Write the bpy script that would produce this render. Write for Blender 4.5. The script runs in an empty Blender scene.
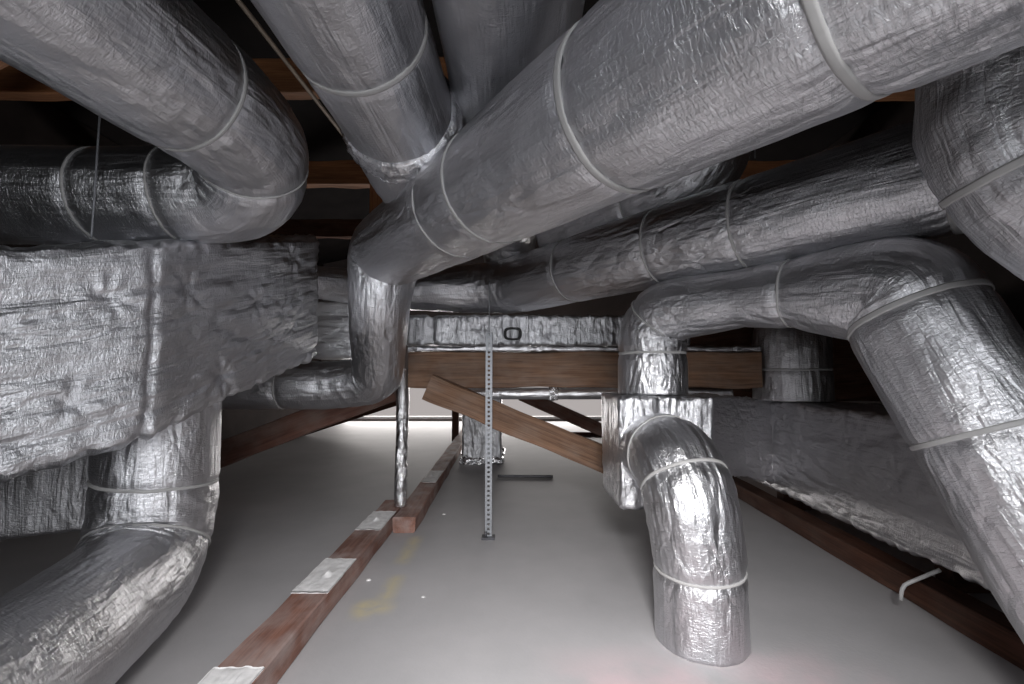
import bpy, bmesh, math, random
from mathutils import Vector, Matrix, noise
random.seed(4)
C = bpy.context.scene.collection
F = 455.0; PITCH = math.atan((375-342)/F)
V = Vector
def ray(x, y):
    v = V(((x-512)/F, 1.0, -(y-342)/F)); c, s = math.cos(PITCH), math.sin(PITCH)
    return V((v.x, v.y*c-v.z*s, v.y*s+v.z*c))
def at(x, y, Y):                       # a photo point at distance Y from the camera
    r = ray(x, y); return r*(Y/r.y)
def proj(p):
    c, s = math.cos(PITCH), math.sin(PITCH)
    y = p.y*c+p.z*s; z = -p.y*s+p.z*c
    if y < .05: return None
    return (512+F*p.x/y, 342-F*z/y)

# ---------------------------------------------------------------- materials
def newmat(name):
    m = bpy.data.materials.new(name); m.use_nodes = True
    nt = m.node_tree; b = nt.nodes['Principled BSDF']
    return m, nt, b
def N(nt, t, **k):
    n = nt.nodes.new(t)
    for a, v in k.items():
        if a.startswith('i_'): n.inputs[a[2:].replace('_', ' ')].default_value = v
        else: setattr(n, a, v)
    return n
def restcoord(nt, scale):
    a = N(nt, 'ShaderNodeAttribute', attribute_name='rest')
    mp = N(nt, 'ShaderNodeMapping'); mp.inputs['Scale'].default_value = scale
    nt.links.new(a.outputs['Vector'], mp.inputs['Vector']); return mp.outputs['Vector']
def ramp(nt, src, p0, p1, c0=(0,0,0,1), c1=(1,1,1,1)):
    r = N(nt, 'ShaderNodeValToRGB'); e = r.color_ramp.elements
    e[0].position = p0; e[1].position = p1; e[0].color = c0; e[1].color = c1
    nt.links.new(src, r.inputs['Fac']); return r.outputs['Color']
def foil(name, col=(.72,.72,.735), rough=.31, crinkle=1.0, long_=1.0, fine=1.0, big=1.0):
    m, nt, b = newmat(name); L = nt.links.new
    b.inputs['Metallic'].default_value = 1.0
    # warped coordinate
    def crease(scale, sc, warp):
        v = restcoord(nt, sc)
        w = N(nt, 'ShaderNodeTexNoise', i_Scale=scale*.7, i_Detail=2.0); L(v, w.inputs['Vector'])
        s = N(nt, 'ShaderNodeVectorMath', operation='SCALE'); s.inputs['Scale'].default_value = warp
        L(w.outputs['Color'], s.inputs[0])
        ad = N(nt, 'ShaderNodeVectorMath', operation='ADD'); L(v, ad.inputs[0]); L(s.outputs[0], ad.inputs[1])
        return ad.outputs[0]
    v1 = crease(6, (1,1,.45), .12)
    vo = N(nt, 'ShaderNodeTexVoronoi', feature='DISTANCE_TO_EDGE', i_Scale=13.0); L(v1, vo.inputs['Vector'])
    c1 = ramp(nt, vo.outputs['Distance'], 0.0, .22)
    v2 = crease(20, (1,1,.6), .05)
    vo2 = N(nt, 'ShaderNodeTexVoronoi', feature='F1', i_Scale=42.0); L(v2, vo2.inputs['Vector'])
    # lengthwise wrinkles
    n3 = N(nt, 'ShaderNodeTexNoise', i_Scale=1.0, i_Detail=5.0, i_Roughness=.6, i_Distortion=.6)
    L(restcoord(nt, (26,26,3.0)), n3.inputs['Vector'])
    # fine hoop crinkles
    n4 = N(nt, 'ShaderNodeTexNoise', i_Scale=1.0, i_Detail=6.0, i_Roughness=.62, i_Distortion=.8)
    L(restcoord(nt, (45,45,130)), n4.inputs['Vector'])
    # broad dents
    n5 = N(nt, 'ShaderNodeTexNoise', i_Scale=5.0, i_Detail=2.0); L(restcoord(nt, (1,1,.7)), n5.inputs['Vector'])
    # zone mask: some zones stay smooth
    n6 = N(nt, 'ShaderNodeTexNoise', i_Scale=2.6, i_Detail=3.0); L(restcoord(nt, (1,1,.6)), n6.inputs['Vector'])
    mask = ramp(nt, n6.outputs['Fac'], .38, .66, (.12,.12,.12,1))
    n7 = N(nt, 'ShaderNodeTexNoise', i_Scale=1.0, i_Detail=3.0, i_Roughness=.5, i_Distortion=.3)
    L(restcoord(nt, (10,10,.9)), n7.inputs['Vector'])
    prev = None
    def bump(h, dist, strength, msk=None):
        nonlocal prev
        bn = N(nt, 'ShaderNodeBump'); bn.inputs['Distance'].default_value = dist
        bn.inputs['Strength'].default_value = strength; L(h, bn.inputs['Height'])
        if msk is not None:
            mm = N(nt, 'ShaderNodeMath', operation='MULTIPLY'); mm.inputs[1].default_value = strength
            L(msk, mm.inputs[0]); L(mm.outputs[0], bn.inputs['Strength'])
        if prev is not None: L(prev, bn.inputs['Normal'])
        prev = bn.outputs['Normal']
    bump(n5.outputs['Fac'], .03*big, .6)
    bump(n7.outputs['Fac'], .016*long_, .7)
    bump(n3.outputs['Fac'], .006*long_, .8)
    bump(c1, .004*crinkle, .7, mask)
    bump(vo2.outputs['Distance'], .004*crinkle, .6, mask)
    bump(n4.outputs['Fac'], .0026*fine, .8)
    L(prev, b.inputs['Normal'])
    cc = N(nt, 'ShaderNodeMix', data_type='RGBA')
    cc.inputs[6].default_value = (col[0]*.84, col[1]*.84, col[2]*.86, 1); cc.inputs[7].default_value = (*col, 1)
    L(n6.outputs['Fac'], cc.inputs[0]); L(cc.outputs[2], b.inputs['Base Color'])
    rr = N(nt, 'ShaderNodeMapRange'); rr.inputs['To Min'].default_value = rough-.05; rr.inputs['To Max'].default_value = rough+.16
    L(n5.outputs['Fac'], rr.inputs['Value']); L(rr.outputs[0], b.inputs['Roughness'])
    return m
def wood(name, c0, c1, rough=.75, dust=0.0, dustcol=(.30,.25,.215,1)):
    m, nt, b = newmat(name); L = nt.links.new
    g = N(nt, 'ShaderNodeTexNoise', i_Scale=1.0, i_Detail=8.0, i_Roughness=.65, i_Distortion=1.2)
    L(restcoord(nt, (60,60,2.2)), g.inputs['Vector'])
    g2 = N(nt, 'ShaderNodeTexNoise', i_Scale=1.0, i_Detail=4.0); L(restcoord(nt, (6,6,1.4)), g2.inputs['Vector'])
    col = ramp(nt, g.outputs['Fac'], .32, .68, (*c0,1), (*c1,1))
    mx = N(nt, 'ShaderNodeMix', data_type='RGBA', blend_type='MULTIPLY'); mx.inputs[0].default_value = .7
    col2 = ramp(nt, g2.outputs['Fac'], .3, .7, (.45,.42,.4,1), (1.15,1.1,1.05,1))
    L(col, mx.inputs[6]); L(col2, mx.inputs[7])
    out = mx.outputs[2]
    if dust:
        d = N(nt, 'ShaderNodeTexNoise', i_Scale=9.0, i_Detail=6.0); L(restcoord(nt, (1,1,.6)), d.inputs['Vector'])
        k = ramp(nt, d.outputs['Fac'], .4, .7)
        mk = N(nt, 'ShaderNodeMath', operation='MULTIPLY'); mk.inputs[1].default_value = dust; L(k, mk.inputs[0])
        md = N(nt, 'ShaderNodeMix', data_type='RGBA'); md.inputs[7].default_value = dustcol
        L(mk.outputs[0], md.inputs[0]); L(out, md.inputs[6]); out = md.outputs[2]
    L(out, b.inputs['Base Color']); b.inputs['Roughness'].default_value = rough
    bn = N(nt, 'ShaderNodeBump'); bn.inputs['Distance'].default_value = .003; bn.inputs['Strength'].default_value = .7
    L(g.outputs['Fac'], bn.inputs['Height']); L(bn.outputs['Normal'], b.inputs['Normal'])
    return m
def plain(name, col, rough=.6, metal=0.0, nz=.15, sc=20):
    m, nt, b = newmat(name); L = nt.links.new
    tc = N(nt, 'ShaderNodeTexCoord'); n = N(nt, 'ShaderNodeTexNoise', i_Scale=float(sc), i_Detail=5.0)
    L(tc.outputs['Object'], n.inputs['Vector'])
    c = ramp(nt, n.outputs['Fac'], .3, .7, (*[x*(1-nz) for x in col],1), (*[min(1,x*(1+nz)) for x in col],1))
    L(c, b.inputs['Base Color']); b.inputs['Roughness'].default_value = rough; b.inputs['Metallic'].default_value = metal
    bn = N(nt, 'ShaderNodeBump'); bn.inputs['Distance'].default_value = .002; bn.inputs['Strength'].default_value = .4
    L(n.outputs['Fac'], bn.inputs['Height']); L(bn.outputs['Normal'], b.inputs['Normal'])
    return m
M = {}
M['foil'] = foil('foil_wrap', rough=.29, crinkle=1.5, long_=1.4, fine=1.5, big=1.4)
M['foil_smooth'] = foil('foil_wrap_taut', rough=.29, crinkle=.9, long_=1.3, fine=1.2, big=1.3)
M['foil_quilt'] = foil('foil_wrap_crumpled', rough=.31, crinkle=1.8, long_=1.8, fine=1.6, big=1.6)
M['foil_dull'] = foil('foil_wrap_dusty', col=(.66,.65,.66), rough=.33, crinkle=1.8, long_=1.8, fine=1.8, big=1.6)
M['foil_tape'] = foil('foil_tape', col=(.85,.85,.86), rough=.16, crinkle=2.2, long_=.6, fine=2.2, big=1.2)
M['strap'] = plain('strap_plastic', (.42,.415,.41), .45, 0, .05)
M['galv'] = plain('galvanised_steel', (.30,.31,.33), .5, .5, .1, 40)
M['dark_steel'] = plain('dark_steel', (.10,.10,.11), .5, .6)
M['wood'] = wood('old_timber', (.12,.062,.035), (.31,.18,.11), dust=.3)
M['wood_red'] = wood('red_timber', (.10,.042,.030), (.23,.11,.08), dust=.4)
M['joist'] = wood('dusty_joist_timber', (.17,.075,.055), (.34,.17,.125), dust=.75, dustcol=(.40,.33,.31,1))
M['wood_dark'] = wood('dark_timber', (.045,.022,.016), (.13,.06,.04), dust=.1)
M['wood_orange'] = wood('orange_timber', (.22,.09,.035), (.46,.21,.09))
M['plaster'] = plain('white_plaster', (.78,.77,.77), .8, 0, .15, 30)
M['cable'] = plain('grey_cable', (.45,.45,.45), .5)
M['conduit'] = plain('tan_conduit', (.42,.34,.27), .5, .2)
M['hatch'] = plain('hatch_rim', (.04,.04,.04), .6)
M['greenish'] = plain('hatch_plate', (.20,.27,.24), .5)
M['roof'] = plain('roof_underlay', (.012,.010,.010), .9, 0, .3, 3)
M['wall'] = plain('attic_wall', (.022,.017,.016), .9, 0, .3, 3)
M['pale_wall'] = plain('far_wall', (.22,.19,.18), .9, 0, .1, 3)

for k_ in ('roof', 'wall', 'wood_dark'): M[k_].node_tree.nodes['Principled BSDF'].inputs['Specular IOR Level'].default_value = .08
def floor_mat():
    m, nt, b = newmat('screed_floor'); L = nt.links.new
    g = N(nt, 'ShaderNodeNewGeometry')
    n = N(nt, 'ShaderNodeTexNoise', i_Scale=1.6, i_Detail=8.0, i_Roughness=.6); L(g.outputs['Position'], n.inputs['Vector'])
    n2 = N(nt, 'ShaderNodeTexNoise', i_Scale=60.0, i_Detail=4.0); L(g.outputs['Position'], n2.inputs['Vector'])
    col = ramp(nt, n.outputs['Fac'], .3, .72, (.36,.352,.360,1), (.45,.437,.445,1))
    def stain(col, boxes, colour, strength, soft=.05, nscale=7.0, lo=.42, hi=.6):
        ns = N(nt, 'ShaderNodeTexNoise', i_Scale=nscale, i_Detail=5.0); L(g.outputs['Position'], ns.inputs['Vector'])
        nm = ramp(nt, ns.outputs['Fac'], lo, hi)
        for (x0, x1, y0, y1) in boxes:
            sp = N(nt, 'ShaderNodeSeparateXYZ'); L(g.outputs['Position'], sp.inputs[0])
            prod = nm
            for ax, a, c in ((0, x0, x1), (1, y0, y1)):
                d = N(nt, 'ShaderNodeMath', operation='SUBTRACT'); d.inputs[1].default_value = (a+c)/2; L(sp.outputs[ax], d.inputs[0])
                ab = N(nt, 'ShaderNodeMath', operation='ABSOLUTE'); L(d.outputs[0], ab.inputs[0])
                mr = N(nt, 'ShaderNodeMapRange'); mr.inputs['From Min'].default_value = (c-a)/2+soft; mr.inputs['From Max'].default_value = max(0, (c-a)/2-soft)
                L(ab.outputs[0], mr.inputs['Value'])
                mu = N(nt, 'ShaderNodeMath', operation='MULTIPLY'); L(prod, mu.inputs[0]); L(mr.outputs[0], mu.inputs[1]); prod = mu.outputs[0]
            ms = N(nt, 'ShaderNodeMath', operation='MULTIPLY'); ms.inputs[1].default_value = strength; L(prod, ms.inputs[0])
            mx = N(nt, 'ShaderNodeMix', data_type='RGBA'); mx.inputs[7].default_value = (*colour, 1)
            L(ms.outputs[0], mx.inputs[0]); L(col, mx.inputs[6]); col = mx.outputs[2]
        return col
    col = stain(col, [(.18,1.15,1.2,1.66)], (.68,.47,.50), .5, .14, 5.0, .34, .58)
    col = stain(col, [(-.66,-.60,1.95,2.10), (-.60,-.54,2.1,2.35), (-.62,-.56,2.5,2.9), (-.68,-.52,2.0,2.08)], (.60,.52,.30), .6, .03, 14, .25, .5)
    # dark joints of the boards
    L(col, b.inputs['Base Color']); b.inputs['Roughness'].default_value = .62
    bn = N(nt, 'ShaderNodeBump'); bn.inputs['Distance'].default_value = .002; bn.inputs['Strength'].default_value = .35
    L(n2.outputs['Fac'], bn.inputs['Height']); L(bn.outputs['Normal'], b.inputs['Normal'])
    return m
M['floor'] = floor_mat()

# ---------------------------------------------------------------- object helpers
def mesh_obj(name, verts, faces, m, parent=None, rest=None, smooth=True):
    me = bpy.data.meshes.new(name); me.from_pydata([tuple(v) for v in verts], [], faces); me.update()
    if rest is not None:
        a = me.attributes.new('rest', 'FLOAT_VECTOR', 'POINT'); a.data.foreach_set('vector', [c for r in rest for c in r])
    if smooth: me.polygons.foreach_set('use_smooth', [True]*len(me.polygons))
    me.materials.append(m); o = bpy.data.objects.new(name, me); C.objects.link(o)
    if parent:
        o.parent = parent; o.matrix_parent_inverse = Matrix.Translation(parent.location).inverted()
    return o
def tag(o, label, cat, group=None):
    o['label'] = label; o['category'] = cat
    if group: o['group'] = group
    return o
def thing(name, label, cat, loc, group=None):
    o = bpy.data.objects.new(name, None); C.objects.link(o); o.location = loc; o.empty_display_size = .1
    return tag(o, label, cat, group)
def struct(o): o['kind'] = 'structure'; return o

class Path:
    def __init__(s, nodes, step=.012):
        pts = []; s.elb = []; raw = []
        n = len(nodes); t = 0
        for i, nd in enumerate(nodes):
            p = V(nd[:3]); r = nd[3]; f = nd[4] if len(nd) > 4 else 0; k = nd[5] if len(nd) > 5 else 14
            if f and 0 < i < n-1:
                a = V(nodes[i-1][:3]); b = V(nodes[i+1][:3])
                fa = min(f, (a-p).length*.5 if len(nodes[i-1])>4 and nodes[i-1][4] else (a-p).length*.98)
                fb = min(f, (b-p).length*.5 if len(nodes[i+1])>4 and nodes[i+1][4] else (b-p).length*.98)
                la, lb = (a-p).length, (b-p).length
                A = p+(a-p).normalized()*fa; B = p+(b-p).normalized()*fb
                ra = r+(nodes[i-1][3]-r)*fa/la; rb = r+(nodes[i+1][3]-r)*fb/lb
                i0 = len(raw)
                for j in range(k+1):
                    u = j/k; q = A*(1-u)**2+p*2*u*(1-u)+B*u*u; raw.append((q, ra*(1-u)**2+r*2*u*(1-u)+rb*u*u))
                s.elb.append((i0, len(raw)-1))
            else: raw.append((p, r))
        cum = [0]
        for i in range(1, len(raw)): cum.append(cum[-1]+(raw[i][0]-raw[i-1][0]).length)
        s.L = cum[-1]; s.elb = [(cum[a], cum[b]) for a, b in s.elb]
        m = max(2, int(s.L/step)); s.P = []; s.R = []; s.T = []; j = 0
        for i in range(m+1):
            t = s.L*i/m
            while j < len(cum)-2 and cum[j+1] < t: j += 1
            u = (t-cum[j])/max(1e-9, cum[j+1]-cum[j]); u = min(1, max(0, u))
            s.P.append(raw[j][0].lerp(raw[j+1][0], u)); s.R.append(raw[j][1]*(1-u)+raw[j+1][1]*u); s.T.append(t)
        s.D = []
        for i in range(m+1):
            a = max(0, i-3); b = min(m, i+3); s.D.append((s.P[b]-s.P[a]).normalized())
        u = s.D[0].cross(V((0,0,1)))
        if u.length < .1: u = s.D[0].cross(V((0,1,0)))
        u.normalize(); s.U = [u]
        for i in range(1, m+1):
            u = s.U[-1]-s.D[i]*s.U[-1].dot(s.D[i]); u.normalize(); s.U.append(u)
        s.m = m
    def idx(s, t): return max(0, min(s.m, int(round(t/s.L*s.m))))
    def t_at(s, x, y):
        best = None
        for i in range(s.m+1):
            q = proj(s.P[i])
            if q:
                d = (q[0]-x)**2+(q[1]-y)**2
                if best is None or d < best[0]: best = (d, s.T[i])
        return best[1]
    def ring(s, i, k, n, dr=0, ds=0):
        a = 2*math.pi*k/n; w = s.D[i].cross(s.U[i])
        return s.P[i]+s.D[i]*ds+(s.U[i]*math.cos(a)+w*math.sin(a))*(s.R[i]+dr)

def ridge(v): return 1-abs(noise.noise(v))*2
SEED = [0.0]
def duct(label, cat, nodes, straps=(), collars=(), mat='foil', amp=1.0, nseg=112, loc=None, name='insulated_duct', sname='duct_section', step=.012, tails=(), group=None, pinch=1.0):
    """nodes: x,y,z,radius[,bend reach,bend segments]; straps: (t or pixel, width, lean)"""
    P = Path(nodes, step); SEED[0] += 7.31; sd = SEED[0]
    root = thing(name, label, cat, loc if loc else P.P[0], group)
    st = []
    for q in straps:
        t = P.t_at(q[0], q[1]); st.append((t, q[2] if len(q) > 2 else .014, q[3] if len(q) > 3 else 0.0, q[4] if len(q) > 4 else 0.0))
    def disp(i, k):
        t = P.T[i]; a = 2*math.pi*k/nseg; R = P.R[i]
        v = V((math.cos(a)*R, math.sin(a)*R, t))
        e = 0
        for a0, a1 in P.elb:
            if a0-.05 < t < a1+.05: e = max(e, min(1, (t-a0+.05)/.05, (a1+.05-t)/.05))
        w = V((v.x+sd, v.y, v.z*.8))
        h = .0045*noise.noise(w*4)+.0022*(ridge(V((w.x*11, w.y*11, w.z*4)))-.5)+.0013*(ridge(V((w.x*24, w.y*24, w.z*14)))-.5)
        if e > 0: h += e*(.004*(ridge(V((w.x*9, w.y*9, w.z*16)))-.6)+.002*noise.noise(w*40))
        for (ts, wd, ln, ln2) in st:
            dt = t-ts-ln*math.cos(a)*R-ln2*math.sin(a)*R
            if abs(dt) < .2:
                h -= pinch*.0075*math.exp(-(dt/.022)**2)
                h += pinch*(.004*noise.noise(V((v.x*38+sd, v.y*38, t*2)))+.0022*noise.noise(V((v.x*80+sd, v.y*80, t*3))))*math.exp(-abs(dt)/.055)
        return h*amp
    verts = []; rest = []
    for i in range(P.m+1):
        for k in range(nseg):
            a = 2*math.pi*k/nseg; verts.append(P.ring(i, k, nseg, disp(i, k)))
            rest.append((math.cos(a)*P.R[i]+sd, math.sin(a)*P.R[i], P.T[i]))
    cuts = [0]
    for a0, a1 in P.elb:
        for t in (a0, a1):
            i = P.idx(t)
            if i-cuts[-1] > 4 and P.m-i > 4: cuts.append(i)
    cuts.append(P.m)
    for c in range(len(cuts)-1):
        i0, i1 = cuts[c], cuts[c+1]; tm = (P.T[i0]+P.T[i1])/2
        iselb = any(a0 <= tm <= a1 for a0, a1 in P.elb)
        vs = verts[i0*nseg:(i1+1)*nseg]; rs = rest[i0*nseg:(i1+1)*nseg]; fs = []
        for i in range(i1-i0):
            for k in range(nseg):
                k2 = (k+1) % nseg
                fs.append((i*nseg+k, i*nseg+k2, (i+1)*nseg+k2, (i+1)*nseg+k))
        if i0 == 0: fs.append(tuple(range(nseg))[::-1])
        if i1 == P.m: fs.append(tuple((i1-i0)*nseg+k for k in range(nseg)))
        mesh_obj('duct_elbow' if iselb else sname, vs, fs, M[mat], root, rs)
    for (ts, wd, ln, ln2) in st:
        i = P.idx(ts); vs = []; fs = []; n = 96
        prof = [(-wd/2, -.004), (-wd/2, .0008), (-wd/4, .0016), (wd/4, .0016), (wd/2, .0008), (wd/2, -.004)]
        for k in range(n):
            a = 2*math.pi*k/n
            off = ln*math.cos(a)*P.R[i]+ln2*math.sin(a)*P.R[i]+.003*noise.noise(V((a*2, sd, ts)))
            j = max(0, min(P.m, P.idx(ts+off)))
            for (ds, dr) in prof: vs.append(P.ring(j, k, n, dr-.003*amp, ds+(ts+off-P.T[j])))
        q = len(prof)
        for k in range(n):
            for a in range(q-1): fs.append((k*q+a, k*q+a+1, ((k+1) % n)*q+a+1, ((k+1) % n)*q+a))
        so = mesh_obj('strap', vs, fs, M['strap'], root); so['label'] = 'pale plastic strap'
    for (q0, q1, wd, dr) in collars:
        ts = P.t_at(q0, q1); vs = []; fs = []; rs = []; n = 140; q = 15
        for k in range(n):
            a = 2*math.pi*k/n
            for b in range(q):
                s_ = (b/(q-1)-.5)*wd; i = P.idx(ts+s_)
                bump_ = dr*math.sin(math.pi*b/(q-1))**.5 if 0 < b < q-1 else -.004
                h = bump_+(.006*noise.noise(V((math.cos(a)*3+sd, math.sin(a)*3, s_*30)))+.010*noise.noise(V((math.cos(a)*11+sd, math.sin(a)*11, s_*60)))) * (0 < b < q-1)
                vs.append(P.ring(i, k, n, h, ts+s_-P.T[i])); rs.append((math.cos(a)*P.R[i]+sd+3, math.sin(a)*P.R[i], P.T[i]))
        for k in range(n):
            for b in range(q-1): fs.append((k*q+b, k*q+b+1, ((k+1) % n)*q+b+1, ((k+1) % n)*q+b))
        so = mesh_obj('tape_collar', vs, fs, M['foil_tape'], root, rs); so['label'] = 'bright crumpled foil tape collar'
    root['_t'] = 0; del root['_t']
    return root, P

def rod(name, pts, r, m, parent=None, n=12, closed=False):
    P = Path([(*p, r) + ((p_f,) if p_f else ()) for p, p_f in pts], .02)
    vs = []; fs = []; rs = []
    for i in range(P.m+1):
        for k in range(n): vs.append(P.ring(i, k, n)); rs.append((k*.01, 0, P.T[i]))
    for i in range(P.m):
        for k in range(n): fs.append((i*n+k, i*n+(k+1) % n, (i+1)*n+(k+1) % n, (i+1)*n+k))
    fs.append(tuple(range(n))[::-1]); fs.append(tuple(P.m*n+k for k in range(n)))
    return mesh_obj(name, vs, fs, m, parent, rs)

def hexloft(name, stations, m, parent=None, rr=.04, res=.014, fn=None, seed=0.0, uo=0.0, vert=False):
    """stations: four corners [front-bottom, front-top, back-top, back-bottom]; a rounded skin between them"""
    S = [[V(c) for c in s] for s in stations]
    cen = [sum(s, V())/4 for s in S]; cum = [0]
    fc = [(s[0]+s[1])/2 for s in S]
    for i in range(1, len(S)): cum.append(cum[-1]+(fc[i]-fc[i-1]).length)
    L = cum[-1]; W = sum((s[3]-s[0]).length for s in S)/len(S); H = sum((s[1]-s[0]).length for s in S)/len(S)
    def mp(p):
        t = p[0]; j = 0
        while j < len(cum)-2 and cum[j+1] < t: j += 1
        u = (t-cum[j])/(cum[j+1]-cum[j]); c = [S[j][k].lerp(S[j+1][k], u) for k in range(4)]
        v = p[1]/W; w = p[2]/H
        return c[0]*(1-v)*(1-w)+c[1]*(1-v)*w+c[2]*v*w+c[3]*v*(1-w)
    dim = (L, W, H); nn = [max(3, int(d/res)) for d in dim]
    idx = {}; P = []; faces = []
    def vid(a, b, c):
        k = (a, b, c)
        if k not in idx:
            idx[k] = len(P); P.append([dim[i]*k[i]/nn[i] for i in range(3)])
        return idx[k]
    for ax in range(3):
        a1, a2 = (ax+1) % 3, (ax+2) % 3
        for side in (0, nn[ax]):
            for i in range(nn[a1]):
                for j in range(nn[a2]):
                    q = []
                    for (di, dj) in ((0,0), (1,0), (1,1), (0,1)):
                        k = [0,0,0]; k[ax] = side; k[a1] = i+di; k[a2] = j+dj; q.append(vid(*k))
                    faces.append(tuple(q) if side else tuple(q[::-1]))
    verts = []; rest = []; e = .003
    for p in P:
        inn = [min(max(p[i], rr), dim[i]-rr) for i in range(3)]
        d = V([p[i]-inn[i] for i in range(3)])
        if d.length > 1e-6: d = d.normalized()
        q = V(inn)+d*rr
        h = fn(q, d, dim) if fn else 0
        q2 = q+d*h
        verts.append(mp(q2)); rest.append((q.x+seed, q.y, q.z) if vert else (q.y+seed, q.z, q.x+uo))
    # orientation check
    o = mesh_obj(name, verts, faces, m, parent, rest)
    bm = bmesh.new(); bm.from_mesh(o.data); bmesh.ops.recalc_face_normals(bm, faces=bm.faces); bm.to_mesh(o.data); bm.free()
    o.data.polygons.foreach_set('use_smooth', [True]*len(o.data.polygons))
    return o
def quilt(seed, amp=1.0, pins=(), seams=(), vert=False, edge=1.0):
    def fn(q, d, dim):
        w = V((q.x+seed, q.y, q.z))
        w2 = V((q.x*16+seed, q.y*16, q.z*1.6))
        if not vert:
            h = .007*noise.noise(w*2.6)+.0035*(ridge(V((q.x*1.6+seed+.5*q.z, q.y*9, q.z*9+.8*noise.noise(w*2))))-.5)
            k2 = ridge(V((q.x*1.1+seed, q.y*7, q.z*7+3)))
            h -= .012*max(0, k2-.74)/.26
            ez = min(q.z, dim[2]-q.z)
            h += edge*.011*noise.noise(V((q.x*20+seed, q.y*5, q.z*7)))*math.exp(-(ez/.07)**2)
            h += .0034*noise.noise(w*22)+.0016*noise.noise(V((q.x*14+seed, q.y*50, q.z*50)))
        else: h = .006*noise.noise(w*3.2)+.0045*(ridge(w2)-.5)+.003*(ridge(w2*2.3+V((5,5,5)))-.5)+.003*noise.noise(w*26)
        # ragged bunching along the long edges
        ed = sum(1 for c in d if abs(c) > .2)
        if ed > 1: h += edge*(.014*noise.noise(V((q.x*22+seed, q.y*6, q.z*6)))+.006*noise.noise(w*45))
        for (px, pz, ax) in pins:
            a = q.x if ax != 'x' else q.y
            r = math.hypot(a-px, q.z-pz)
            if r < .16 and ((ax != 'x' and abs(d.y) > .5) or (ax == 'x' and abs(d.x) > .5)):
                an = math.atan2(q.z-pz, a-px)
                h -= .014*math.exp(-(r/.035)**2); h += .0055*math.cos(an*7+px*9+noise.noise(w*9)*3)*math.exp(-((r-.04)/.05)**2)
        for (sx, dep, wid) in seams:
            dx = q.x-sx-.012*noise.noise(V((seed, q.z*7, q.y*7)))
            h -= dep*math.exp(-(dx/wid)**2)
            h += .006*noise.noise(V((q.x*30, q.z*14+seed, q.y*14)))*math.exp(-(dx/(wid*3))**2)
        return h*amp
    return fn

def timber(name, a, b, w, h, m, parent=None, up=(0,0,1), rough=.0015, seed=None):
    """a square-sawn timber from a to b; w across, h along 'up'"""
    a, b = V(a), V(b); d = (b-a).normalized(); U = V(up); s = d.cross(U).normalized(); U = s.cross(d).normalized()
    if seed is None: SEED[0] += 3.7; seed = SEED[0]
    L = (b-a).length; n = max(4, min(60, int(L/.05)))
    prof = []; bv = min(w, h)*.06
    hw, hh = w/2, h/2
    for (x, z) in ((-hw, -hh+bv), (-hw, 0), (-hw, hh-bv), (-hw+bv, hh), (0, hh), (hw-bv, hh), (hw, hh-bv), (hw, 0), (hw, -hh+bv), (hw-bv, -hh), (0, -hh), (-hw+bv, -hh)): prof.append((x, z))
    vs = []; rs = []; fs = []; q = len(prof)
    for i in range(n+1):
        t = L*i/n
        for (x, z) in prof:
            k = 1+rough/min(w, h)*4*noise.noise(V((x*8+seed, z*8, t*3)))
            vs.append(a+d*t+s*x*k+U*z*k); rs.append((x+seed, z, t))
    for i in range(n):
        for k in range(q): fs.append((i*q+k, i*q+(k+1) % q, (i+1)*q+(k+1) % q, (i+1)*q+k))
    fs.append(tuple(range(q))[::-1]); fs.append(tuple(n*q+k for k in range(q)))
    o = mesh_obj(name, vs, fs, m, parent, rs, smooth=False)
    bm = bmesh.new(); bm.from_mesh(o.data); bmesh.ops.recalc_face_normals(bm, faces=bm.faces); bm.to_mesh(o.data); bm.free()
    return o
def box(name, lo, hi, m, parent=None):
    x0, y0, z0 = lo; x1, y1, z1 = hi
    vs = [(x0,y0,z0),(x1,y0,z0),(x1,y1,z0),(x0,y1,z0),(x0,y0,z1),(x1,y0,z1),(x1,y1,z1),(x0,y1,z1)]
    fs = [(3,2,1,0),(4,5,6,7),(0,1,5,4),(1,2,6,5),(2,3,7,6),(3,0,4,7)]
    return mesh_obj(name, vs, fs, m, parent, vs, smooth=False)

# ---------------------------------------------------------------- room
FZ = -1.0
XL, XR, YB, YF = -4.2, 3.4, -2.4, 10.0
WZ, RZ = 2.45, 3.3
struct(box('floor', (XL, YB, FZ-.1), (XR, YF, FZ), M['floor']))
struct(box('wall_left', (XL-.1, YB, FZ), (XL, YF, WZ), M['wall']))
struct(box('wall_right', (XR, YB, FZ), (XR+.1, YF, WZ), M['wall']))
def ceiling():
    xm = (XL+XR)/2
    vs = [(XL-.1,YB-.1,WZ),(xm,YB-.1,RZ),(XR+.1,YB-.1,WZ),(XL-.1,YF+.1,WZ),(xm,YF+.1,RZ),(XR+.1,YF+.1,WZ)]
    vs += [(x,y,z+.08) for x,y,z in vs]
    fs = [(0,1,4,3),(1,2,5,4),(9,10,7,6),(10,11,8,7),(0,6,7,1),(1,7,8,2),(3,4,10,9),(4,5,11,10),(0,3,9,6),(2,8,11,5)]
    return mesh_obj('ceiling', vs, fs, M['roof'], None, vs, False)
struct(ceiling())
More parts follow.
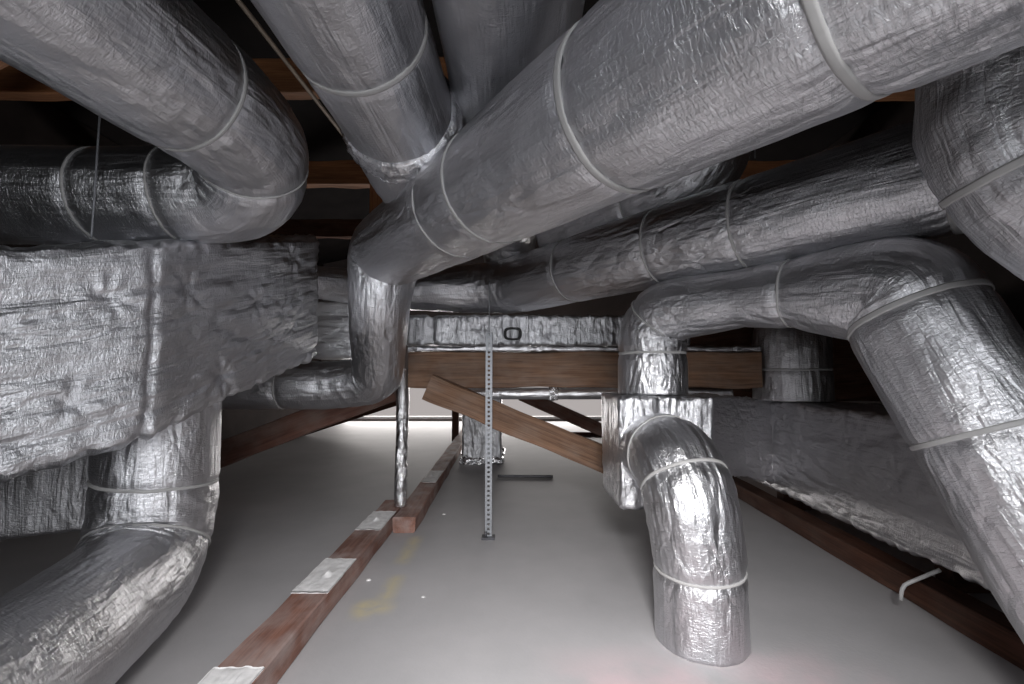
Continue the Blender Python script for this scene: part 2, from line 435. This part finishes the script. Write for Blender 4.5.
def wall_with_hole(name, y0, y1, hx0, hx1, hz0, hz1, m):
    bm = bmesh.new()
    def b(x0, x1, z0, z1):
        r = bmesh.ops.create_cube(bm, size=1); 
        for v in r['verts']: v.co = V(((x0+x1)/2+v.co.x*(x1-x0), (y0+y1)/2+v.co.y*(y1-y0), (z0+z1)/2+v.co.z*(z1-z0)))
    b(XL, hx0, FZ, RZ); b(hx1, XR, FZ, RZ); b(hx0, hx1, FZ, hz0); b(hx0, hx1, hz1, RZ)
    me = bpy.data.meshes.new(name); bm.to_mesh(me); bm.free(); me.materials.append(m)
    o = bpy.data.objects.new(name, me); C.objects.link(o); return struct(o)
BW = (-1.3, 1.5, -.55, 1.0)      # unseen opening added behind the camera to let light in
FW = (-3.7, 2.6, -.95, .15)        # far opening
wall_with_hole('wall_back', YB-.1, YB, *BW, M['wall'])
wall_with_hole('wall_far', YF, YF+.1, *FW, M['pale_wall'])
def window(name, y, w):
    bm = bmesh.new(); t = .05
    def b(x0, x1, z0, z1):
        r = bmesh.ops.create_cube(bm, size=1)
        for v in r['verts']: v.co = V(((x0+x1)/2+v.co.x*(x1-x0), y+v.co.y*.08, (z0+z1)/2+v.co.z*(z1-z0)))
    x0, x1, z0, z1 = w; b(x0, x0+t, z0, z1); b(x1-t, x1, z0, z1); b(x0+t, x1-t, z0, z0+t); b(x0+t, x1-t, z1-t, z1)
    me = bpy.data.meshes.new(name); bm.to_mesh(me); bm.free(); me.materials.append(M['plaster'])
    o = bpy.data.objects.new(name, me); C.objects.link(o); return struct(o)
window('added_back_window', YB-.05, BW); window('window_2', YF+.05, FW)  # the back frame is unseen, added around the light opening

def area(name, loc, size, power, target, col=(1,1,1)):
    l = bpy.data.lights.new(name, 'AREA'); l.shape = 'RECTANGLE'; l.size, l.size_y = size; l.energy = power; l.color = col
    o = bpy.data.objects.new(name, l); C.objects.link(o); o.location = loc
    o.rotation_euler = (V(target)-V(loc)).to_track_quat('-Z', 'Y').to_euler(); return o
area('added_back_fill', ((BW[0]+BW[1])/2, YB-.25, (BW[2]+BW[3])/2), (BW[1]-BW[0]+.2, BW[3]-BW[2]+.2), 84, (0, 3, -.2), (.93,.96,1))  # added fill light shining in through the unseen back opening
lamp = thing('added_fill_lamp', 'fill lamp added out of view behind the camera, aimed down at the floor ahead', 'lamp', (.05,-.55,-1))  # unseen lamp on a stand, added to pool light on the floor
box('fill_lamp_body', (-.22,-.68,.42), (.32,-.60,.78), M['dark_steel'], lamp)
rod('fill_lamp_stand', [((.05,-.64,-.99), 0), ((.05,-.64,.44), 0)], .015, M['dark_steel'], lamp)
for k in range(3): rod('leg', [((.05,-.64,-.6), 0), ((.05+.35*math.cos(k*2.1),-.64+.35*math.sin(k*2.1),-.99), 0)], .012, M['dark_steel'], lamp)
al = area('added_fill_light', (.05,-.55,.60), (.50,.34), 29, (.12,1.15,-1), (1,.985,.98)); al.data.spread = math.radians(76)  # added fill: brightens the near floor and, by bounce, the duct undersides
area('daylight_far', ((FW[0]+FW[1])/2, YF+.3, (FW[2]+FW[3])/2), (FW[1]-FW[0], FW[3]-FW[2]), 170, (0, 4, -.4), (1,.96,.93))
w = bpy.data.worlds.new('world'); bpy.context.scene.world = w; w.use_nodes = True
w.node_tree.nodes['Background'].inputs[0].default_value = (1,.92,.90,1); w.node_tree.nodes['Background'].inputs[1].default_value = .4

# ---------------------------------------------------------------- round ducts
# big diagonal trunk in the upper middle
duct('large round foil duct crossing diagonally from lower centre to top right, nearest overhead', 'duct',
     [(1.62,-1.1,.60,.2), (.65,.40,.60,.2), (.287,.961,.617,.2), (-.435,2.073,.66,.2), (-.715,2.505,.68,.2,.15,5),
      (-.735,2.50,.38,.168,.1,6), (-.84,2.86,-.03,.150,.10,6), (-1.08,2.90,-.065,.15,.12,6), (-2.2,2.89,-.07,.15)],
     straps=[(617,95,.019), (492,182,.013), (462,208,.006), (893,12,.016), (285,384,.008)], mat='foil')
duct('slimmer round foil duct running low below the diagonal trunk toward the right', 'duct',
     [(-1.30,2.66,.565,.095), (-.85,3.28,.61,.13,.2), (-.05,3.30,.635,.195,.25), (.51,2.584,.645,.2), (1.415,1.462,.655,.2), (2.2,.49,.655,.2)],
     straps=[(574,270,.010), (663,245,.010), (749,222,.011), (958,175,.026)], mat='foil')
# riser, crossing and big inclined duct on the right
duct('big inclined foil duct slanting down the right side, fed by riser beside timber beam', 'duct',
     [(.715,2.325,-.095,.17), (.715,2.325,.32,.165,.17,5), (1.00,1.96,.335,.125), (1.13,1.79,.325,.14), (1.34,1.55,.285,.205,.06,3), (1.38,1.45,.03,.195), (1.528,1.233,-.578,.195), (1.605,1.125,-.88,.195)],
     straps=[(653,353,.012), (655,317,.008), (790,290,.008), (922,312,.020), (975,440,.016)], mat='foil')
# elbow from plenum to floor
duct('foil elbow duct dropping from the small square box into the floor', 'duct',
     [(.665,2.16,-.35,.172), (.675,1.80,-.33,.178,.26,9), (.715,1.80,-.70,.168), (.722,1.81,-.996,.168)],
     straps=[(682,428,.010), (694,478,.012), (698,568,.010)], mat='foil')
# upper left duct with its return
duct('round foil duct in the top left corner ending in a rounded elbow', 'duct',
     [(-1.27,-1.3,.85,.2), (-1.12,.124,.857,.2), (-.975,1.40,.866,.2), (-.96,1.66,.85,.198,.12,3), (-1.08,1.80,.735,.195,.12,3), (-1.5,1.78,.71,.19), (-2.9,1.74,.71,.19)],
     straps=[(190,82,.012), (262,160,.005), (180,184,.007), (105,182,.009)], mat='foil_smooth')
duct('round foil duct hanging at top centre-left with a bright crumpled foil collar', 'duct',
     [(-.60,-1.3,1.20,.2), (-.515,.133,1.077,.2), (-.41,1.60,.94,.2), (-.405,1.68,.94,.222), (-.40,1.95,.86,.20,.1,4), (-.41,2.06,.74,.16)],
     straps=[(345,38,.018)], collars=[(401,119,.10,.020)], mat='foil_smooth')
duct('round foil duct at top centre, behind the diagonal trunk', 'duct',
     [(-.01,-1.6,1.10,.22), (-.01,1.0,1.10,.22), (-.02,3.15,1.08,.21,.2,4), (-.03,3.35,.79,.17)],
     mat='foil_smooth')
duct('foil duct half hidden in the gap between the two slanting ducts right of centre', 'duct',
     [(.29,2.98,.93,.2), (.98,2.25,.985,.2,.22,5), (1.08,2.13,1.75,.2), (1.08,2.13,2.55,.2)],
     straps=[(640,210,.010)], mat='foil')
duct('close foil duct bending down at the far right edge, in shadow', 'duct',
     [(1.34,.78,1.30,.17), (1.22,1.02,.86,.176), (1.175,1.07,.55,.178,.20,3), (1.46,.95,.20,.175,.2,3), (2.3,.62,.02,.17)],
     straps=[(1000,192,.020)], mat='foil_quilt')
duct('short vertical foil duct standing on the long right box duct', 'duct',
     [(1.91,3.12,-.17,.24), (1.91,3.12,.32,.235,.2), (2.3,3.5,.50,.2)],
     straps=[(792,369,.012), (795,330,.008)], mat='foil_dull')
duct('fat foil duct at lower left bending forward along the floor', 'duct',
     [(-1.49,1.95,-.10,.215), (-1.49,1.95,-.44,.22), (-1.475,1.93,-.78,.215,.28,8), (-1.31,1.30,-.79,.2), (-1.20,-.2,-.795,.2)],
     straps=[(152,480,.012,.12), (150,545,.010)], mat='foil')

# ---------------------------------------------------------------- rectangular ducts
def st(x, y, zt, zb, nx, ny, th):       # one station of a rectangular duct: front edge point, back direction
    return [(x,y,zb), (x,y,zt), (x+nx*th, y+ny*th, zt), (x+nx*th, y+ny*th, zb)]
b1 = thing('rectangular_duct', 'big rectangular foil-wrapped duct filling the left side, crumpled and pinned', 'duct', (-1.27,1.2,0))
hexloft('duct_body', [st(-2.10,.52,.15,-.56,-.79,.61,.7), st(-1.485,1.32,.387,-.33,-.79,.61,.7), st(-1.275,1.60,.487,-.237,-.95,.3,.7), st(-1.10,2.60,.815,.095,-1,0,.7)],
        M['foil_quilt'], b1, rr=.05, res=.012, seed=3.0,
        fn=quilt(3.0, 1.0, pins=[(1.28,.52,'y'), (1.20,.2,'y'), (1.55,.52,'y'), (1.95,.40,'y'), (2.15,.33,'y'), (1.75,.12,'y'), (2.2,.6,'y')], seams=[(1.405,.016,.014)]))
b3 = thing('rectangular_duct', 'long low rectangular foil duct along the right side floor', 'duct', (1.8,2.4,FZ))
hexloft('duct_body', [st(.93,2.38,-.10,-.50,.3,.5,.5), st(1.50,2.98,-.16,-.66,.4,.4,.5), st(1.83,3.22,-.18,-.76,.9,.3,.5)],
        M['foil_dull'], b3, rr=.025, res=.013, seed=9.0, fn=quilt(9.0, .8))
hexloft('duct_body', [st(1.72,.95,-.20,-.80,1,0,.5), st(1.76,1.9,-.19,-.80,1,0,.5), st(1.80,3.14,-.18,-.80,1,0,.5), st(1.82,3.6,-.18,-.80,1,0,.5)],
        M['foil_dull'], b3, rr=.03, res=.013, seed=12.0, fn=quilt(12.0, .8, pins=[(1.95,.28,'y'), (1.2,.33,'y'), (2.25,.4,'y')], seams=[(1.5,.004,.01)]))
# plenum box
b2 = thing('duct_plenum', 'small foil-wrapped square box the floor elbow comes out of', 'duct box', (.71,2.3,-.62))
hexloft('box_body', [st(.494,2.12,-.10,-.62,0,1,.42), st(.94,2.12,-.10,-.60,0,1,.42)], M['foil'], b2, rr=.022, res=.009, seed=15.0, vert=True, fn=quilt(15.0, .75, vert=True))
# transverse duct behind the beam
b4 = thing('rectangular_duct', 'foil-wrapped rectangular duct lying crosswise behind the timber beam', 'duct', (0,3.2,.2))
hexloft('duct_body', [st(-.74,3.17,.42,.205,0,1,.42), st(1.25,3.17,.42,.205,0,1,.42)], M['foil_quilt'], b4, rr=.02, res=.014, seed=19.0, vert=True,
        fn=quilt(19.0, .8, vert=True, pins=[(.5,.13,'y'), (.98,.1,'y'), (1.4,.12,'y')], seams=[(.17,.02,.03)]))
def ring_mesh(name, c, rx, rz, t, dep, m, parent):
    vs = []; fs = []; n = 40
    for k in range(n):
        a = 2*math.pi*k/n; e = 3.2
        cx = abs(math.cos(a))**(2/e)*math.copysign(1, math.cos(a)); cz = abs(math.sin(a))**(2/e)*math.copysign(1, math.sin(a))
        for (f, y) in ((1, 0), (1, -dep), (1-t, -dep), (1-t, 0)):
            vs.append((c[0]+cx*rx*f, c[1]+y+.002*math.sin(a*5), c[2]+cz*rz*f))
    for k in range(n):
        for j in range(4): fs.append((k*4+j, k*4+(j+1) % 4, ((k+1) % n)*4+(j+1) % 4, ((k+1) % n)*4+j))
    return mesh_obj(name, vs, fs, m, parent)
hr = ring_mesh('inspection_hatch', (.005,3.150,.285), .062, .045, .3, .02, M['hatch'], b4); hr['label'] = 'dark oval inspection hatch rim'
pl = box('hatch_plate', (-.042,3.130,.252), (.052,3.150,.318), M['greenish'], None); pl.parent = hr; pl.matrix_parent_inverse = Matrix.Translation(b4.location).inverted()
# left end boxes behind
b5 = thing('rectangular_duct', 'small dim rectangular duct end between the big left duct and the diagonal trunk', 'duct', (-1.2,2.9,.1))
hexloft('duct_body', [st(-1.45,3.12,.52,.115,0,1,.35), st(-.93,3.12,.52,.115,0,1,.35)], M['foil_smooth'], b5, rr=.01, res=.02, seed=22.0, fn=quilt(22.0, .3))
b6 = thing('rectangular_duct', 'dim foil-wrapped box duct in the dark behind the lower left duct', 'duct', (-2.3,2.1,-.6))
hexloft('duct_body', [st(-3.2,1.75,-.36,-.76,-.3,.9,.4), st(-1.80,2.35,-.36,-.75,-.3,.9,.4)], M['foil_dull'], b6, rr=.02, res=.025, seed=25.0, vert=True, fn=quilt(25.0, .8, vert=True))
# column
b7 = thing('rectangular_duct', 'upright foil-wrapped square duct standing on the floor behind the beam', 'duct', (-.35,5.3,FZ))
hexloft('duct_body', [st(-.56,5.15,.3,-.985,0,1,.4), st(-.12,5.15,.3,-.985,0,1,.4)], M['foil_quilt'], b7, rr=.02, res=.02, seed=28.0, vert=True, fn=quilt(28.0, .8, vert=True))
sk = hexloft('base_skirt', [st(-.58,5.12,-.90,-1.0,0,1,.46), st(-.10,5.12,-.90,-1.0,0,1,.46)], M['foil_tape'], b7, rr=.02, res=.014, seed=30.0, fn=quilt(30.0, 2.0)); sk['label'] = 'ragged crumpled foil skirt'
# small foil pipes
duct('thin vertical crumpled foil pipe standing on the floor joists', 'pipe', [(-.765,3.20,-.90,.043), (-.765,3.20,-.2,.043), (-.765,3.20,.05,.043)], mat='foil_tape', nseg=40, name='foil_pipe', sname='pipe_sleeve', amp=1.6, step=.01)
duct('thin horizontal foil pipe slung right under the main timber beam', 'pipe', [(-.55,3.25,-.13,.042), (.26,3.25,-.13,.042), (1.55,3.25,-.13,.042)], straps=(), collars=[(554,395,.07,.006)], mat='foil_smooth', nseg=40, name='foil_pipe', sname='pipe_sleeve', amp=.7, step=.012)

# ---------------------------------------------------------------- timbers
tag(timber('timber_beam', (-.69,3.08,.034), (1.66,3.08,.034), .11, .235, M['wood'], rough=.004), 'thick old timber beam running level across the middle of the attic', 'beam')
fl = hexloft('foil_flashing', [st(-.70,3.02,.195,.155,0,1,.15), st(1.66,3.02,.195,.155,0,1,.15)], M['foil_smooth'], None, rr=.01, res=.012, seed=33.0, fn=quilt(33.0, .5))
tag(fl, 'narrow foil strip lying along the top of the main timber beam', 'foil strip')
tag(timber('timber_brace', (-.545,2.975,-.075), (1.25,2.975,-.81), .085, .165, M['wood'], rough=.004), 'diagonal timber brace descending to the right from the main beam', 'brace')
tag(timber('timber_brace', (-3.0,3.30,-.92), (-.85,3.30,-.10), .10, .17, M['wood_red'], rough=.004), 'reddish diagonal timber brace rising behind the lower left duct', 'brace')
tag(timber('timber_brace', (-3.6,7.6,-.97), (-1.9,7.6,-.42), .10, .16, M['wood_dark']), 'dark distant slanting brace low behind the reddish brace, over the pale far floor', 'brace')
tag(timber('timber_brace', (.1,5.2,-.22), (1.9,5.2,-1.0), .09, .14, M['wood_red']), 'distant brace slanting over the bright far floor', 'brace')
tag(timber('timber_post', (-.86,7.0,FZ), (-.86,7.0,.2), .10, .10, M['wood_dark'], up=(0,1,0)), 'small dark distant post behind the upright foil duct, left of it', 'post')
tag(timber('floor_joist', (-.84,.3,-.95), (-.84,3.36,-.95), .155, .10, M['joist'], rough=.003), 'near red-brown joist on the floor with white plaster patches', 'joist')
tag(timber('floor_joist', (-.685,2.96,-.95), (-.76,7.6,-.95), .145, .10, M['joist'], rough=.003), 'far joist on the floor starting beside the near one, showing its pale sawn end', 'joist')
tag(timber('floor_batten', (.1,7.6,-.97), (3.2,7.6,-.97), .06, .06, M['wood_dark']), 'thin dark batten across the bright far floor', 'batten')
tag(timber('floor_sill', (1.78,1.36,-.945), (1.93,4.6,-.945), .12, .11, M['wood_dark'], rough=.003), 'long dark red timber sill on the floor below the long right box duct', 'timber')
tag(timber('timber_board', (2.36,.8,-.80), (2.42,4.4,-.80), .05, .40, M['wood_orange']), 'orange-brown upright board behind the long right box duct', 'board')
tag(timber('timber_post', (2.48,2.05,FZ), (2.48,2.05,2.2), .10, .10, M['wood_orange'], up=(0,1,0)), 'brown post behind the inclined duct at the right edge', 'post')
tag(timber('timber_beam', (.95,3.72,.14), (3.3,3.72,.14), .08, .66, M['wood_dark'], rough=.004), 'tall dark timber panel standing in for shade behind the riser and the short vertical duct', 'beam')  # dark wood made tall, its tone standing in for shade over the pale wall
# support blocks under right box duct
for k, y in enumerate((1.1, 2.2, 3.5)):
    tag(timber('bearer_block', (2.02,y,-.90), (2.30,y,-.90), .09, .2, M['wood_dark']), ['nearest', 'middle', 'farthest'][k]+' dark block under the long right box duct', 'block', 'bearer blocks')
# tie beams overhead
ties = ((3.05, 'wood_orange', 'nearest overhead tie beam, orange-brown, seen between the top ducts'), (4.6, 'wood_orange', 'second overhead tie beam, lower in view behind the top ducts'), (6.4, 'wood_dark', 'farthest overhead tie beam in the dark'))
for (y, mt, lb) in ties:
    tag(timber('tie_beam', (XL+.01,y+.06,2.11), (XR-.01,y+.06,2.11), .12, .25, M[mt], rough=.004), lb, 'beam', 'overhead tie beams')
tag(timber('timber_post', (-1.36,4.5,1.99), (-1.36,4.5,.6), .14, .1, M['wood_orange'], up=(0,1,0)), 'short orange timber hanger post just left of the centre trunk elbow', 'post')
tag(timber('timber_brace', (-2.9,2.7,2.2), (-4.1,2.2,.9), .12, .14, M['wood_orange']), 'slanting timber in the dark top left corner', 'brace')

# ---------------------------------------------------------------- small things
def strut():
    root = thing('hanger_strut', 'perforated galvanised steel strut standing upright in front of the beam', 'strut', (-.145,2.86,FZ))
    bm = bmesh.new(); w = .042; z0, z1 = -.985, .27; n = 44; x0 = -.145-w/2; y = 2.865; t = .003
    xs = [0, w*.32, w*.68, w]; zs = []
    for k in range(n):
        a = z0+(z1-z0)*k/n; b = z0+(z1-z0)*(k+1)/n; zs += [a, a+(b-a)*.3, a+(b-a)*.75]
    zs.append(z1)
    g = [[bm.verts.new((x0+x, y, z)) for x in xs] for z in zs]
    for i in range(len(zs)-1):
        for j in range(3):
            if j == 1 and i % 3 == 1: continue
            bm.faces.new((g[i][j], g[i][j+1], g[i+1][j+1], g[i+1][j]))
    r = bmesh.ops.extrude_face_region(bm, geom=bm.faces[:])
    for v in [e for e in r['geom'] if isinstance(e, bmesh.types.BMVert)]: v.co.y += t
    for sx in (x0, x0+w-t):
        c = bmesh.ops.create_cube(bm, size=1)
        for v in c['verts']: v.co = V((sx+t/2+v.co.x*t, y+.011+v.co.y*.02, (z0+z1)/2+v.co.z*(z1-z0)))
    me = bpy.data.meshes.new('perforated_channel'); bm.to_mesh(me); bm.free(); me.materials.append(M['galv'])
    o = bpy.data.objects.new('perforated_channel', me); C.objects.link(o); o.parent = root; o.matrix_parent_inverse = Matrix.Translation(root.location).inverted()
    f = box('foot_plate', (-.185,2.84,-1.0), (-.105,2.90,-.985), M['dark_steel'], root)
    rod('anchor_bolt', [((-.16,2.845,-.985), 0), ((-.16,2.845,-.95), 0)], .007, M['dark_steel'], root, 6)
    rod('hanger_wire', [((-.145,2.87,.26), 0), ((-.145,2.87,.60), 0)], .003, M['galv'], root, 6)
strut()
tag(rod('threaded_rod', [((-1.47,1.56,.48), 0), ((-1.47,1.56,2.75), 0)], .0035, M['galv'], None, 8), 'thin vertical steel rod hanging at far left behind the top left duct', 'rod')
pA = at(337,127,2.3); pB = at(238,0,1.0); k_ = pA.z/pB.z; pB = pB*k_
tag(rod('conduit_pipe', [(pB-V((0,2.0,0)), 0), (pB, 0), (pA, 0), (pA+(pA-pB).normalized()*.9, 0)], .009, M['conduit'], None, 10), 'thin tan conduit running beside the collared duct at top left', 'pipe')
tag(rod('floor_bar', [((-.14,4.55,-.988), 0), ((.40,4.53,-.988), 0)], .012, M['dark_steel'], None, 8), 'thin dark metal bar lying on the floor right of the upright strut', 'bar')
tag(rod('loose_cable', [(at(901,600,1.95), 0), (at(901,586,1.95), .05), (at(913,581,1.95), .05), (at(940,570,1.88), 0)], .0075, M['cable'], None, 10), 'short grey cable curling out from under the long right box duct', 'cable')
tag(rod('hanging_wire', [(at(755,140,4.5), 0), (at(755,158,4.5), 0)], .008, M['galv'], None, 6), 'short bright wire hanging before the overhead beam, right of centre', 'wire')

def pad(x0, x1, y0, y1, label, seed):
    n = 26; vs = []; fs = []; rs = []
    for i in range(n+1):
        for j in range(n+1):
            u, v = i/n, j/n; ed = min(u, 1-u, v, 1-v)
            x = x0+(x1-x0)*u+.004*noise.noise(V((v*4, seed, 0)))*(ed < .001); y = y0+(y1-y0)*v+.012*noise.noise(V((u*4, seed+5, 0)))
            h = .004*min(1, ed*12)+.003*noise.noise(V((u*5+seed, v*8, 0)))
            d = math.hypot((u-.5-.1*math.sin(seed))*(x1-x0), (v-.45)*(y1-y0))
            h += .022*math.exp(-(d/.014)**2)+.004*abs(noise.noise(V((u*9, v*9, seed))))
            z = -.899+max(.0012, h+.002)
            vs.append((x, y, z)); rs.append((x, y, z))
    for i in range(n):
        for j in range(n):
            a = i*(n+1)+j; fs.append((a, a+n+1, a+n+2, a+1))
    m = len(vs); vs += [(x, y, -.9005) for x, y, z in vs]; rs += rs; fs += [tuple(m+q for q in f[::-1]) for f in fs[:n*n]]
    for i in range(n):
        for (a, b) in ((i*(n+1), (i+1)*(n+1)), ((i+1)*(n+1)+n, i*(n+1)+n), (i+1, i), (n*(n+1)+i, n*(n+1)+i+1)): fs.append((a, m+a, m+b, b) if 0 else (a, b, m+b, m+a))
    return tag(mesh_obj('plaster_pad', vs, fs, M['plaster'], None, rs), label, 'plaster patch', 'white plaster patches on the joists')
pad(-.917,-.762,1.10,1.47,'white plaster patch on the near joist, lowest in view', 1.0)
pad(-.915,-.762,1.95,2.30,'white plaster patch in the middle of the near joist', 2.0)
pad(-.915,-.765,2.72,3.08,'white plaster patch at the far end of the near joist', 3.0)
pad(-.765,-.64,3.9,4.35,'white plaster patch on the far joist beside the upright foil duct', 4.0)
def debris(p, r, seed, label, g):
    bm = bmesh.new(); bmesh.ops.create_icosphere(bm, subdivisions=2, radius=r)
    for v in bm.verts:
        k = 1+.5*noise.noise(v.co*(1.5/r)+V((seed,0,0))); v.co = V((v.co.x*k*1.3, v.co.y*k, max(-r*.3, v.co.z*k*.45)))
    me = bpy.data.meshes.new('plaster_crumb'); bm.to_mesh(me); bm.free(); me.materials.append(M['plaster'])
    o = bpy.data.objects.new('plaster_crumb', me); C.objects.link(o); o.location = (p[0], p[1], FZ+r*.28)
    return tag(o, label, 'crumb', g)
debris(at(383,673,1.49), .016, 1, 'white plaster crumb on the floor at bottom centre-left', 'plaster crumbs')
debris((-.40,2.13,0), .007, 2, 'tiny crumb on the open floor right of the yellow paint marks', 'plaster crumbs')
debris((-.70,2.30,0), .010, 3, 'tiny crumb against the near joist side', 'plaster crumbs')
debris((-.49,3.35,0), .009, 4, 'tiny crumb on the floor left of the steel strut', 'plaster crumbs')

# ---------------------------------------------------------------- camera
cam = bpy.data.cameras.new('camera'); co = bpy.data.objects.new('camera', cam); C.objects.link(co)
cam.sensor_width = 36; cam.lens = 36*F/1024; cam.clip_start = .02
co.location = (0,0,0); co.rotation_euler = (math.pi/2+PITCH, 0, 0)
S = bpy.context.scene; S.camera = co
S.view_settings.view_transform = 'Standard'; S.view_settings.look = 'None'; S.view_settings.exposure = 0.12; S.view_settings.gamma = 1
S.view_settings.use_curve_mapping = False
S.cycles.max_bounces = 8; S.cycles.diffuse_bounces = 4; S.cycles.glossy_bounces = 5; S.cycles.sample_clamp_indirect = 6
